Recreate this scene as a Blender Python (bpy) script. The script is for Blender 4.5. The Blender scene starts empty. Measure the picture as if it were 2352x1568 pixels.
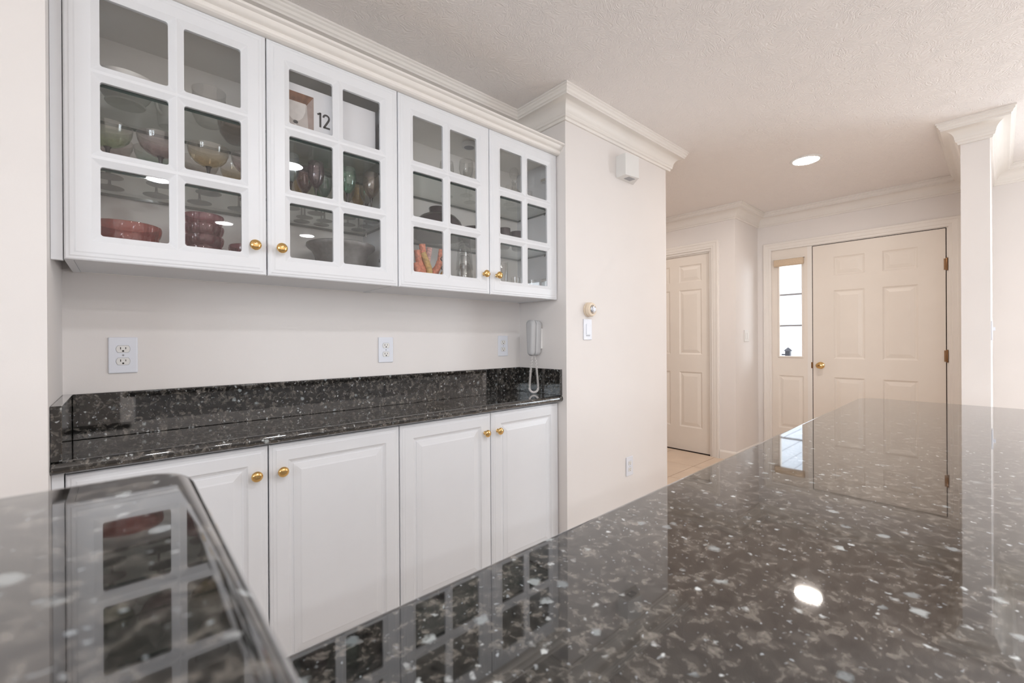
import bpy, bmesh, math, random
from mathutils import Vector, Matrix

random.seed(7)
scene = bpy.context.scene
COL = scene.collection
H = 1.17                       # eye height above the floor

# ------------------------------------------------------------------ camera
cam_d = bpy.data.cameras.new('camera')
cam = bpy.data.objects.new('camera', cam_d)
COL.objects.link(cam)
F_PX, CY = 1004.30, 781.76
cam_d.sensor_fit = 'HORIZONTAL'
cam_d.sensor_width = 36.0
cam_d.lens = F_PX / 2352 * 36.0
cam_d.shift_y = (CY - 784.0) / 2352
cam_d.clip_start = 0.01
a, t, r = math.radians(41.7896), math.radians(-0.0556), math.radians(-0.324)
f0 = Vector((math.sin(a), math.cos(a), 0)); up0 = Vector((0, 0, 1)); R0 = Vector((math.cos(a), -math.sin(a), 0))
Fw = f0 * math.cos(t) + up0 * math.sin(t)
U1 = up0 * math.cos(t) - f0 * math.sin(t)
Rt = R0 * math.cos(r) + U1 * math.sin(r)
Up = U1 * math.cos(r) - R0 * math.sin(r)
M = Matrix((Rt, Up, -Fw)).transposed().to_4x4()
M.translation = Vector((0, 0, H))
cam.matrix_world = M
cam_d.dof.use_dof = True
cam_d.dof.focus_distance = 2.1
cam_d.dof.aperture_fstop = 6.5
scene.camera = cam

# ------------------------------------------------------------------ world, daylight, exposure
world = bpy.data.worlds.new('sky'); scene.world = world
world.use_nodes = True
wn = world.node_tree.nodes; wn.clear()
wo = wn.new('ShaderNodeOutputWorld'); wb = wn.new('ShaderNodeBackground')
wb.inputs[0].default_value = (0.86, 0.92, 1.0, 1); wb.inputs[1].default_value = 2.6
world.node_tree.links.new(wb.outputs[0], wo.inputs[0])
scene.view_settings.view_transform = 'Standard'
scene.view_settings.look = 'None'
scene.view_settings.gamma = 1.0
scene.view_settings.use_curve_mapping = False
scene.view_settings.exposure = -0.32
scene.cycles.transparent_max_bounces = 20
scene.cycles.max_bounces = 8
scene.cycles.diffuse_bounces = 5
scene.cycles.glossy_bounces = 4
scene.cycles.sample_clamp_indirect = 6.0
scene.cycles.adaptive_threshold = 0.04; scene.cycles.use_light_tree = False

def daylight(name, loc, rot, sx, sy, watts, color):
    L = bpy.data.lights.new(name, 'AREA'); L.shape = 'RECTANGLE'; L.size = sx; L.size_y = sy
    L.energy = watts; L.color = color
    o = bpy.data.objects.new(name, L); o.location = loc; o.rotation_euler = rot
    COL.objects.link(o); return o
DAY = (0.91, 0.95, 1.0)
XE_ = 4.932
daylight('daylight_front', (XE_+.20, -1.70, 1.30), (math.pi/2, 0, math.pi/2), 1.6, 1.7, 95, DAY)
pl = daylight('daylight_porch_fill', (6.5, -.35, 1.75), (0, 0, 0), 1.4, 1.3, 85, DAY)  # added area lamp, boosts daylight through the sidelight onto the return wall
pl.rotation_euler = Vector((4.93-6.5, 1.42+.35, 1.35-1.75)).to_track_quat('-Z', 'Y').to_euler()
daylight('daylight_side_a', (-3.46, -1.15, 1.55), (math.pi/2, 0, -math.pi/2), 1.5, 1.15, 66, DAY)
daylight('daylight_side_b', (-3.46, -3.00, 1.55), (math.pi/2, 0, -math.pi/2), 1.5, 1.15, 66, DAY)

# ------------------------------------------------------------------ materials
MATS = {}
def nodes_mat(name):
    m = bpy.data.materials.new(name); m.use_nodes = True
    nt = m.node_tree; p = nt.nodes['Principled BSDF']
    MATS[name] = m
    return m, nt, p
def N(nt, typ, **kw):
    n = nt.nodes.new(typ)
    for k, v in kw.items():
        if k.startswith('i_'): n.inputs[k[2:].replace('_', ' ')].default_value = v
        else: setattr(n, k, v)
    return n
def bump(nt, p, tex_out, strength, dist):
    b = N(nt, 'ShaderNodeBump'); b.inputs['Strength'].default_value = strength; b.inputs['Distance'].default_value = dist
    nt.links.new(tex_out, b.inputs['Height']); nt.links.new(b.outputs[0], p.inputs['Normal'])
def mat(name, col, rough=0.5, metal=0.0, ior=1.45, bump_scale=None, bump_strength=0.1, bump_dist=0.001, var=0.0, var_scale=8.0):
    m, nt, p = nodes_mat(name)
    p.inputs['Roughness'].default_value = rough; p.inputs['Metallic'].default_value = metal; p.inputs['IOR'].default_value = ior
    pos = N(nt, 'ShaderNodeNewGeometry')
    nz = N(nt, 'ShaderNodeTexNoise'); nz.inputs['Scale'].default_value = var_scale; nz.inputs['Detail'].default_value = 2
    nt.links.new(pos.outputs['Position'], nz.inputs['Vector'])
    rp = N(nt, 'ShaderNodeValToRGB')
    c0 = [max(0, c * (1 - var)) for c in col]; c1 = [min(1, c * (1 + var)) for c in col]
    rp.color_ramp.elements[0].color = (*c0, 1); rp.color_ramp.elements[1].color = (*c1, 1)
    rp.color_ramp.elements[0].position = 0.3; rp.color_ramp.elements[1].position = 0.7
    nt.links.new(nz.outputs['Fac'], rp.inputs[0]); nt.links.new(rp.outputs[0], p.inputs['Base Color'])
    if bump_scale:
        n2 = N(nt, 'ShaderNodeTexNoise'); n2.inputs['Scale'].default_value = bump_scale; n2.inputs['Detail'].default_value = 1
        nt.links.new(pos.outputs['Position'], n2.inputs['Vector']); bump(nt, p, n2.outputs['Fac'], bump_strength, bump_dist)
    return m
mat('wall_paint', (0.825, 0.785, 0.76), 0.75, bump_scale=260, bump_strength=0.12, bump_dist=0.0006, var=0.012, var_scale=3)
mat('trim_paint', (0.85, 0.81, 0.765), 0.42, var=0.01)
mat('door_paint', (0.83, 0.765, 0.695), 0.38, var=0.01, bump_scale=120, bump_strength=0.05, bump_dist=0.0005)
mat('cabinet_white', (0.78, 0.787, 0.807), 0.33, var=0.008)
mat('cabinet_inside', (0.965, 0.935, 0.89), 0.5, var=0.01)
mat('tile', (0.70, 0.56, 0.44), 0.30, var=0.06, var_scale=5)
mat('grout', (0.45, 0.36, 0.29), 0.8, var=0.05)
mat('brass', (0.76, 0.50, 0.20), 0.10, metal=1.0, var=0.03)
mat('aged_brass', (0.30, 0.17, 0.09), 0.30, metal=1.0, var=0.1)
mat('plastic_white', (0.80, 0.82, 0.88), 0.30, var=0.008)
mat('plastic_ivory', (0.82, 0.81, 0.79), 0.30, var=0.008)
mat('plastic_phone', (0.52, 0.52, 0.525), 0.32, var=0.01)
mat('plastic_cord', (0.80, 0.76, 0.74), 0.4, var=0.01)
mat('plastic_beige', (0.80, 0.67, 0.52), 0.35, var=0.01)
mat('slot_dark', (0.02, 0.018, 0.016), 0.5)
mat('gap_dark', (0.035, 0.022, 0.018), 0.8)
mat('chrome', (0.75, 0.75, 0.76), 0.12, metal=1.0)
mat('grey_mark', (0.38, 0.38, 0.40), 0.5)
mat('ceramic_white', (0.80, 0.78, 0.75), 0.2)
mat('ceramic_grey', (0.19, 0.185, 0.18), 0.35, var=0.12, var_scale=60, bump_scale=150, bump_strength=0.3, bump_dist=0.001)
mat('black_glass', (0.045, 0.035, 0.04), 0.04)
mat('stem_dark', (0.05, 0.045, 0.045), 0.06)
mat('card_white', (0.84, 0.84, 0.86), 0.5)
mat('print_dark', (0.07, 0.065, 0.065), 0.5)
mat('print_brown', (0.22, 0.11, 0.065), 0.4, var=0.35, var_scale=40)
mat('print_grey', (0.50, 0.45, 0.42), 0.4, var=0.10, var_scale=30)
mat('print_light', (0.68, 0.64, 0.61), 0.4, var=0.05, var_scale=60)
mat('print_shade', (0.36, 0.28, 0.25), 0.4, var=0.1, var_scale=40)
mat('coral', (0.72, 0.27, 0.17), 0.6, var=0.25, var_scale=90, bump_scale=220, bump_strength=0.5, bump_dist=0.002)
mat('coral_pink', (0.66, 0.40, 0.36), 0.6, var=0.3, var_scale=120, bump_scale=220, bump_strength=0.5, bump_dist=0.002)
mat('ochre', (0.58, 0.38, 0.14), 0.6, var=0.2, var_scale=90, bump_scale=220, bump_strength=0.5, bump_dist=0.002)
mat('wire_dark', (0.03, 0.03, 0.03), 0.4)
mat('blind_fabric', (0.66, 0.52, 0.38), 0.8, var=0.08, var_scale=120, bump_scale=400, bump_strength=0.3)
mat('siding', (0.70, 0.71, 0.74), 0.6, var=0.01)
mat('porch_slab', (0.55, 0.54, 0.52), 0.8, var=0.05)
mat('lantern_metal', (0.05, 0.05, 0.06), 0.4)
mat('kitchen_floor', (0.80, 0.72, 0.64), 0.35, var=0.06, var_scale=4)

# ceiling with brushed stipple
m, nt, p = nodes_mat('ceiling_paint')
p.inputs['Base Color'].default_value = (0.91, 0.865, 0.84, 1); p.inputs['Roughness'].default_value = 0.8
g = N(nt, 'ShaderNodeNewGeometry'); mp = N(nt, 'ShaderNodeMapping'); nt.links.new(g.outputs['Position'], mp.inputs[0])
w1 = N(nt, 'ShaderNodeTexNoise'); w1.inputs['Scale'].default_value = 9; w1.inputs['Detail'].default_value = 1
nt.links.new(mp.outputs[0], w1.inputs['Vector'])
mx = N(nt, 'ShaderNodeMixRGB'); mx.blend_type = 'LINEAR_LIGHT'; mx.inputs[0].default_value = 0.16
nt.links.new(mp.outputs[0], mx.inputs[1]); nt.links.new(w1.outputs['Color'], mx.inputs[2])
wv = N(nt, 'ShaderNodeTexNoise'); wv.inputs['Scale'].default_value = 75; wv.inputs['Detail'].default_value = 3
nt.links.new(mx.outputs[0], wv.inputs['Vector'])
bump(nt, p, wv.outputs['Fac'], 0.8, 0.006)

# polished dark granite with pale and bluish feldspar flecks
m, nt, p = nodes_mat('granite')
L = nt.links.new
p.inputs['Roughness'].default_value = 0.035; p.inputs['IOR'].default_value = 1.65
p.inputs['Coat Weight'].default_value = 0.65; p.inputs['Coat IOR'].default_value = 1.6; p.inputs['Coat Roughness'].default_value = 0.02
g = N(nt, 'ShaderNodeNewGeometry')
def warp(scale, amount):
    n0 = N(nt, 'ShaderNodeTexNoise'); n0.inputs['Scale'].default_value = scale; n0.inputs['Detail'].default_value = 2
    L(g.outputs['Position'], n0.inputs['Vector'])
    wp = N(nt, 'ShaderNodeMixRGB'); wp.blend_type = 'LINEAR_LIGHT'; wp.inputs[0].default_value = amount
    L(g.outputs['Position'], wp.inputs[1]); L(n0.outputs['Color'], wp.inputs[2]); return wp.outputs[0]
wa, wb_ = warp(55, .011), warp(130, .006)
nb = N(nt, 'ShaderNodeTexNoise'); nb.inputs['Scale'].default_value = 70; nb.inputs['Detail'].default_value = 6; nb.inputs['Roughness'].default_value = 0.65
L(wa, nb.inputs['Vector'])
rb = N(nt, 'ShaderNodeValToRGB'); e = rb.color_ramp.elements
e[0].position = 0.36; e[0].color = (0.003, 0.003, 0.003, 1); e[1].position = 0.70; e[1].color = (0.190, 0.172, 0.150, 1)
x_ = rb.color_ramp.elements.new(0.52); x_.color = (0.021, 0.0192, 0.017, 1)
L(nb.outputs['Fac'], rb.inputs[0])
cur = rb.outputs[0]
for coord, sc, thr, rad, soft, ca, cb, amt in (
        (wb_, 40, 0.50, 0.54, 0.0, (0.15, 0.14, 0.13, 1), (0.07, 0.062, 0.052, 1), 0.42),
        (wb_, 56, 0.925, 0.54, 0.5, (0.60, 0.64, 0.63, 1), (0.15, 0.17, 0.18, 1), 0.85),
        (wb_, 110, 0.92, 0.54, 0.4, (0.72, 0.76, 0.76, 1), (0.16, 0.16, 0.155, 1), 0.9),
        (wb_, 230, 0.91, 0.5, 0.5, (0.56, 0.62, 0.66, 1), (0.12, 0.12, 0.12, 1), 0.65)):
    vo = N(nt, 'ShaderNodeTexVoronoi'); vo.inputs['Scale'].default_value = sc
    L(coord, vo.inputs['Vector'])
    sx = N(nt, 'ShaderNodeSeparateColor'); L(vo.outputs['Color'], sx.inputs[0])
    gt = N(nt, 'ShaderNodeMath'); gt.operation = 'GREATER_THAN'; gt.inputs[1].default_value = thr; L(sx.outputs[0], gt.inputs[0])
    # each fleck has a radius of its own
    rd = N(nt, 'ShaderNodeMapRange'); rd.inputs['To Min'].default_value = rad*.45; rd.inputs['To Max'].default_value = rad; L(sx.outputs[2], rd.inputs['Value'])
    dv = N(nt, 'ShaderNodeMath'); dv.operation = 'DIVIDE'; L(vo.outputs['Distance'], dv.inputs[0]); L(rd.outputs[0], dv.inputs[1])
    mr = N(nt, 'ShaderNodeMapRange'); mr.inputs['From Min'].default_value = 1.0; mr.inputs['From Max'].default_value = soft
    L(dv.outputs[0], mr.inputs['Value'])
    mu = N(nt, 'ShaderNodeMath'); mu.operation = 'MULTIPLY'; L(gt.outputs[0], mu.inputs[0]); L(mr.outputs[0], mu.inputs[1])
    m2 = N(nt, 'ShaderNodeMath'); m2.operation = 'MULTIPLY'; L(mu.outputs[0], m2.inputs[0]); m2.inputs[1].default_value = amt
    cc = N(nt, 'ShaderNodeMixRGB'); cc.inputs[1].default_value = ca; cc.inputs[2].default_value = cb; pw_ = N(nt, 'ShaderNodeMath'); pw_.operation = 'POWER'; pw_.inputs[1].default_value = .42 if sc < 100 else .7; L(sx.outputs[1], pw_.inputs[0]); L(pw_.outputs[0], cc.inputs[0])
    mm = N(nt, 'ShaderNodeMixRGB'); L(m2.outputs[0], mm.inputs[0]); L(cur, mm.inputs[1]); L(cc.outputs[0], mm.inputs[2])
    cur = mm.outputs[0]
L(cur, p.inputs['Base Color'])

def emit(name, col, s):
    m = bpy.data.materials.new(name); m.use_nodes = True; nt = m.node_tree; nt.nodes.clear()
    o = nt.nodes.new('ShaderNodeOutputMaterial'); e = nt.nodes.new('ShaderNodeEmission')
    e.inputs[0].default_value = (*col, 1); e.inputs[1].default_value = s
    nt.links.new(e.outputs[0], o.inputs[0]); MATS[name] = m
emit('lamp_cool', (0.95, 0.965, 1.0), 300)
emit('lamp_warm', (1.0, 0.90, 0.82), 235)
emit('lamp_hall_fill', (1.0, 0.90, 0.82), 105)  # glow of the added, unseen hall light

def glass(name, tint, clear=None, z0=0.0, z1=1.0, rough=0.01, f0=0.04, body=0.0, body_col=(1, 1, 1)):
    """thin clear or tinted glass; tint may fade to clear with the object's own height"""
    m = bpy.data.materials.new(name); m.use_nodes = True; nt = m.node_tree; nt.nodes.clear(); L = nt.links.new
    o = N(nt, 'ShaderNodeOutputMaterial'); tr = N(nt, 'ShaderNodeBsdfTransparent'); gl = N(nt, 'ShaderNodeBsdfGlossy')
    gl.inputs['Roughness'].default_value = rough
    if clear:
        tc = N(nt, 'ShaderNodeTexCoord'); sp = N(nt, 'ShaderNodeSeparateXYZ'); L(tc.outputs['Object'], sp.inputs[0])
        mr = N(nt, 'ShaderNodeMapRange'); mr.inputs['From Min'].default_value = z0; mr.inputs['From Max'].default_value = z1
        L(sp.outputs['Z'], mr.inputs['Value'])
        mc = N(nt, 'ShaderNodeMixRGB'); mc.inputs[1].default_value = (*tint, 1); mc.inputs[2].default_value = (*clear, 1)
        L(mr.outputs[0], mc.inputs[0]); L(mc.outputs[0], tr.inputs[0])
    else:
        tr.inputs[0].default_value = (*tint, 1)
    lw = N(nt, 'ShaderNodeLayerWeight'); lw.inputs[0].default_value = 0.5
    pw = N(nt, 'ShaderNodeMath'); pw.operation = 'POWER'; pw.inputs[1].default_value = 5; L(lw.outputs['Facing'], pw.inputs[0])
    ma = N(nt, 'ShaderNodeMath'); ma.operation = 'MULTIPLY_ADD'; ma.inputs[1].default_value = 1 - f0; ma.inputs[2].default_value = f0
    L(pw.outputs[0], ma.inputs[0])
    last = tr.outputs[0]
    if body > 0:
        df = N(nt, 'ShaderNodeBsdfDiffuse'); df.inputs[0].default_value = (*body_col, 1)
        mb_ = N(nt, 'ShaderNodeMixShader'); mb_.inputs[0].default_value = body; L(last, mb_.inputs[1]); L(df.outputs[0], mb_.inputs[2]); last = mb_.outputs[0]
    ms = N(nt, 'ShaderNodeMixShader'); L(ma.outputs[0], ms.inputs[0]); L(last, ms.inputs[1]); L(gl.outputs[0], ms.inputs[2])
    L(ms.outputs[0], o.inputs[0]); MATS[name] = m
glass('pane_glass', (0.99, 0.99, 0.99))
glass('window_glass', (0.95, 0.97, 0.98))
glass('clear_glass', (0.96, 0.96, 0.955), f0=0.07)
glass('shelf_glass', (0.945, 0.975, 0.965), f0=0.05, body=0.03, body_col=(0.55, 0.62, 0.59))
mat('shelf_edge', (0.006, 0.030, 0.026), 0.06)
CL = (0.95, 0.94, 0.93)
TINT = {'green': (0.45, 0.62, 0.30), 'mauve': (0.45, 0.28, 0.30), 'teal': (0.40, 0.70, 0.60), 'amber': (0.72, 0.50, 0.20),
        'rose': (0.66, 0.52, 0.50), 'smoke': (0.45, 0.42, 0.38), 'purple': (0.34, 0.22, 0.26), 'blue': (0.52, 0.66, 0.68),
        'emerald': (0.22, 0.55, 0.36), 'brown': (0.50, 0.40, 0.32), 'clear': (0.80, 0.82, 0.80), 'plum': (0.36, 0.20, 0.24), 'red': (0.50, 0.15, 0.13)}
for k, v in TINT.items():
    v = tuple(q ** .27 for q in v)
    glass('coupe_' + k, v, CL, 0.080, 0.135, body=0.03, body_col=v, f0=.06)
    glass('goblet_' + k, v, tuple(0.6 * x + 0.4 * c for x, c in zip(v, CL)), 0.09, 0.19, body=0.03, body_col=v, f0=.08)
glass('faceted_plum', (0.66, 0.42, 0.46), body=0.2, body_col=(0.32, 0.11, 0.13), f0=0.07)
glass('faceted_red', (0.74, 0.38, 0.34), body=0.2, body_col=(0.45, 0.10, 0.08), f0=0.07)
glass('smoked_bowl', (0.72, 0.66, 0.64), body=0.06, body_col=(0.3, 0.25, 0.24))

# ------------------------------------------------------------------ mesh helpers
WLOC = {}
def wloc(o):
    v = Vector((0, 0, 0))
    while o is not None:
        v = v + Vector(o.location); o = o.parent
    return v
class MB:
    def __init__(s): s.v = []; s.f = []; s.mi = []
    def add(s, verts, faces, mi=0):
        k = len(s.v); s.v += [tuple(q) for q in verts]; s.f += [tuple(i + k for i in f) for f in faces]; s.mi += [mi] * len(faces); return s
    def box(s, x0, x1, y0, y1, z0, z1, bev=0.0, seg=1, mi=0):
        if bev <= 0:
            v = [(x, y, z) for x in (x0, x1) for y in (y0, y1) for z in (z0, z1)]
            return s.add(v, [(0, 1, 3, 2), (4, 6, 7, 5), (0, 4, 5, 1), (2, 3, 7, 6), (0, 2, 6, 4), (1, 5, 7, 3)], mi)
        bm = bmesh.new(); bmesh.ops.create_cube(bm, size=1)
        for q in bm.verts: q.co = Vector(((x0+x1)/2 + q.co.x*(x1-x0), (y0+y1)/2 + q.co.y*(y1-y0), (z0+z1)/2 + q.co.z*(z1-z0)))
        bmesh.ops.bevel(bm, geom=list(bm.edges), offset=bev, segments=seg, affect='EDGES', profile=0.5)
        bm.verts.index_update()
        s.add([q.co[:] for q in bm.verts], [[q.index for q in f.verts] for f in bm.faces], mi); bm.free(); return s
    def lathe(s, prof, c=(0, 0, 0), seg=24, axis='z', mi=0, sx=1.0, sy=1.0, close=False):
        """prof: (radius, height). axis 'z' up, 'y-' towards -Y, 'x-' towards -X"""
        base = len(s.v); n = len(prof); rows = []
        for (rr, h) in prof:
            row = []
            if rr < 1e-6: row = [len(s.v)] * seg; s.v.append(s._ax(0, 0, h, c, axis))
            else:
                for i in range(seg):
                    th = 2 * math.pi * i / seg; row.append(len(s.v)); s.v.append(s._ax(rr*math.cos(th)*sx, rr*math.sin(th)*sy, h, c, axis))
            rows.append(row)
        pairs = list(zip(rows[:-1], rows[1:]))
        if close: pairs.append((rows[-1], rows[0]))
        for A, B in pairs:
            for i in range(seg):
                j = (i + 1) % seg; q = [A[i], A[j], B[j], B[i]]; u = []
                for k in q:
                    if k not in u: u.append(k)
                if len(u) >= 3: s.f.append(tuple(u)); s.mi.append(mi)
        return s
    def _ax(s, x, y, h, c, axis):
        if axis == 'z': return (c[0] + x, c[1] + y, c[2] + h)
        if axis == 'y-': return (c[0] + x, c[1] - h, c[2] + y)
        if axis == 'x-': return (c[0] - h, c[1] + x, c[2] + y)
    def tube(s, path, rad, n=8, cap=True, mi=0):
        P = [Vector(q) for q in path]; rads = rad if isinstance(rad, (list, tuple)) else [rad] * len(P); rows = []
        ref = None
        for i, q in enumerate(P):
            d = (P[min(i+1, len(P)-1)] - P[max(i-1, 0)]).normalized()
            if ref is None: ref = d.orthogonal().normalized()
            ref = (ref - d * ref.dot(d)).normalized(); b = d.cross(ref)
            rows.append([len(s.v) + k for k in range(n)])
            for k in range(n):
                th = 2*math.pi*k/n; s.v.append(tuple(q + ref*math.cos(th)*rads[i] + b*math.sin(th)*rads[i]))
        for A, B in zip(rows[:-1], rows[1:]):
            for k in range(n): s.f.append((A[k], A[(k+1) % n], B[(k+1) % n], B[k])); s.mi.append(mi)
        if cap: s.f.append(tuple(reversed(rows[0]))); s.f.append(tuple(rows[-1])); s.mi += [mi, mi]
        return s
    def sweep(s, path, prof, fn, closed=False, side=1, mi=0):
        """closed profile (lateral, height) swept along a 2D path with mitred corners; fn(x, y, h) gives the 3D point"""
        n = len(path); rows = []
        def nrm(p, q):
            dx, dy = q[0]-p[0], q[1]-p[1]; l = math.hypot(dx, dy); return (side*dy/l, -side*dx/l)
        for i in range(n):
            if closed: n0 = nrm(path[i-1], path[i]); n1 = nrm(path[i], path[(i+1) % n])
            else:
                n0 = nrm(path[max(i-1, 0)], path[max(i-1, 0)+1]); n1 = nrm(path[min(i, n-2)], path[min(i, n-2)+1])
            k = 1 + n0[0]*n1[0] + n0[1]*n1[1]; mx_, my_ = (n0[0]+n1[0])/k, (n0[1]+n1[1])/k
            rows.append([len(s.v) + j for j in range(len(prof))])
            for (o_, h_) in prof: s.v.append(fn(path[i][0] + mx_*o_, path[i][1] + my_*o_, h_))
        m_ = len(prof); prs = list(zip(rows[:-1], rows[1:])) + ([(rows[-1], rows[0])] if closed else [])
        for A, B in prs:
            for j in range(m_): s.f.append((A[j], A[(j+1) % m_], B[(j+1) % m_], B[j])); s.mi.append(mi)
        if not closed: s.f.append(tuple(rows[0])); s.f.append(tuple(reversed(rows[-1]))); s.mi += [mi, mi]
        return s
    def mesh(s, name, mats, off=(0, 0, 0), smooth=False, sharp=35):
        me = bpy.data.meshes.new(name)
        me.from_pydata([(q[0]-off[0], q[1]-off[1], q[2]-off[2]) for q in s.v], [], s.f)
        for mm_ in (mats if isinstance(mats, (list, tuple)) else [mats]): me.materials.append(MATS[mm_])
        for i, f in enumerate(me.polygons): f.material_index = s.mi[i]
        bm = bmesh.new(); bm.from_mesh(me); bmesh.ops.recalc_face_normals(bm, faces=bm.faces)
        if smooth:
            for f in bm.faces: f.smooth = f.calc_area() < .03
            for ed in bm.edges:
                if len(ed.link_faces) == 2 and ed.calc_face_angle(0) > math.radians(sharp): ed.smooth = False
        bm.to_mesh(me); bm.free(); return me
    def build(s, name, mats, parent=None, smooth=False, sharp=35):
        off = wloc(parent) if parent else (0, 0, 0)
        o = bpy.data.objects.new(name, s.mesh(name, mats, off, smooth, sharp)); COL.objects.link(o)
        if parent: o.parent = parent
        return o
def place(name, me, parent=None, loc=(0, 0, 0)):
    """link a (shared) mesh at a world location under parent"""
    o = bpy.data.objects.new(name, me); COL.objects.link(o)
    o.location = Vector(loc) - (wloc(parent) if parent else Vector((0, 0, 0)))
    if parent: o.parent = parent
    return o
def thing(name, label, cat, loc=(0, 0, 0), group=None, kind=None):
    o = bpy.data.objects.new(name, None); COL.objects.link(o); o.location = loc; o.empty_display_size = 0.05
    return tag(o, label, cat, group, kind)
def tag(o, label=None, cat=None, group=None, kind=None):
    if label: o['label'] = label
    if cat: o['category'] = cat
    if group: o['group'] = group
    if kind: o['kind'] = kind
    return o
def struct(o, label=None): return tag(o, label, None, None, 'structure')
def B(*args, **kw): return MB().box(*args, **kw)

# ------------------------------------------------------------------ the room shell
XL, XR, YB, YW = -0.131, 1.7305, 1.8687, 1.511     # niche sides, niche back, front wall plane
XE, XP, YR = 4.932, 4.354, 1.683                   # entry wall, pantry wall, return wall
ZC = H + 1.27                                      # ceiling
XK, YK = -3.3, -3.9                                # kitchen far sides
fl = struct(B(XK-.2, XE+.1, YK-.2, 3.7, -0.10, -0.008).build('floor', 'kitchen_floor'), 'beige tiled floor of the kitchen and hall')
struct(B(XK-.2, XE+.25, YK-.25, 3.7, ZC, ZC+.1).build('ceiling', 'ceiling_paint'), 'white brushed texture ceiling')
TS = 0.43
gb = B(2.60, XE, .16, 3.5, -.008, -.001).build('grout_bed', 'grout', fl)
TM = {}
def floor_tile(x0, x1, y0, y1):
    w_, d_ = round(x1-x0-.006, 4), round(y1-y0-.006, 4)
    if w_ < .02 or d_ < .02: return
    if (w_, d_) not in TM: TM[(w_, d_)] = B(0, w_, 0, d_, 0, .010, bev=.0015).mesh('tile', 'tile')
    place('tile', TM[(w_, d_)], fl, (x0+.003, y0+.003, -.002))
for i in range(6):
    for k in range(9):
        x0, y0 = 2.60 + TS*i, .158 + TS*k
        x1, y1 = min(x0+TS, XE), min(y0+TS, 3.5)
        for ya, yb_ in ((y0, min(y1, YW)), (max(y0, YW), min(y1, YR)), (max(y0, YR), y1)):   # cut tiles where the walls step
            if yb_ - ya > .02:
                floor_tile(max(x0, 2.757) if ya >= YW-.001 else x0, min(x1, XP) if ya >= YR-.001 else x1, ya, yb_)

struct(B(XL, XR, YB, YB+.12, 0, ZC).build('wall_niche', 'wall_paint'))
struct(B(XK, XL, YW, YB+.12, 0, ZC).build('wall_left', 'wall_paint'))
struct(B(XR, 2.755, YW, 3.6, 0, ZC).build('wall_right', 'wall_paint'), 'cream wall block between the cabinet niche and the hall')
struct(B(2.755, XP, 3.5, 3.6, 0, ZC).build('wall_hall', 'wall_paint'))
# pantry wall with a door opening, and the short return to the entry wall
PY0, PY1, PZ = 1.907, 2.720, H + 0.893
w = MB(); w.box(XP, XP+.13, YR, PY0, 0, ZC); w.box(XP, XP+.13, PY1, 3.5, 0, ZC); w.box(XP, XP+.13, PY0, PY1, PZ, ZC)
w.box(XP+.13, XE, YR, YR+.13, 0, ZC)
struct(w.build('wall_pantry', 'wall_paint'))
# entry wall with the door and sidelight opening, runs on into the next room
EY0, EY1, EZ = 0.278, 1.553, H + 0.893
w = MB(); w.box(XE, XE+.14, EY1, YR+.13, 0, ZC); w.box(XE, XE+.14, -.9, EY0, 0, ZC); w.box(XE, XE+.14, YK, -2.5, 0, ZC); w.box(XE, XE+.14, -2.5, -.9, 0, .45); w.box(XE, XE+.14, -2.5, -.9, 2.15, ZC); w.box(XE, XE+.14, EY0, EY1, EZ, ZC)
struct(w.build('wall_entry', 'wall_paint'))
struct(B(3.72, XE, .040, .158, 0, ZC).build('wall_stub', 'wall_paint'), 'white wall end between the hall and the next room')
# rear and side walls behind the viewer, with window openings
def wall_with_holes(name, u0, u1, holes, fn):
    w = MB(); cur = u0
    for (a0, a1, z0, z1) in sorted(holes):
        w.box(*fn(cur, a0), 0, ZC); w.box(*fn(a0, a1), 0, z0); w.box(*fn(a0, a1), z1, ZC); cur = a1
    w.box(*fn(cur, u1), 0, ZC)
    return struct(w.build(name, 'wall_paint'))
RH = []
wall_with_holes('wall_rear', XK, XE+.14, RH, lambda p, q: (p, q, YK-.14, YK))
SH = [(-1.90, -.40, .97, 2.12), (-3.75, -2.25, .97, 2.12)]
wall_with_holes('wall_side', YK, YB+.12, SH, lambda p, q: (XK-.14, XK, p, q))
def plain_window(n, x0, x1, z0, z1, fn, label):
    rt = thing('window_%d' % n, label, None, fn((x0+x1)/2, 0, z0), kind='structure')
    f = MB(); fw = .05
    def bb(m_, p, q, z_0, z_1, d0, d1):
        A = fn(p, d0, z_0); C_ = fn(q, d1, z_1)
        m_.box(min(A[0], C_[0]), max(A[0], C_[0]), min(A[1], C_[1]), max(A[1], C_[1]), z_0, z_1)
    bb(f, x0, x0+fw, z0, z1, .02, .10); bb(f, x1-fw, x1, z0, z1, .02, .10); bb(f, x0+fw, x1-fw, z0, z0+fw, .02, .10); bb(f, x0+fw, x1-fw, z1-fw, z1, .02, .10)
    bb(f, (x0+x1)/2-.025, (x0+x1)/2+.025, z0+fw, z1-fw, .02, .10)
    f.build('window_frame', 'trim_paint', rt)
    for p, q in ((x0+fw, (x0+x1)/2-.025), ((x0+x1)/2+.025, x1-fw)):
        g_ = MB(); bb(g_, p, q, z0+fw, z1-fw, .055, .061); g_.build('pane', 'window_glass', rt)
plain_window(2, -2.5, -.9, .45, 2.15, lambda u, d, z: (XE+d, u, z), 'tall white framed window of the next room')
plain_window(3, *SH[0], lambda u, d, z: (XK-d, u, z), 'white framed window in the kitchen side wall')
plain_window(4, *SH[1], lambda u, d, z: (XK-d, u, z), 'white framed window in the kitchen side wall, further back')

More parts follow.
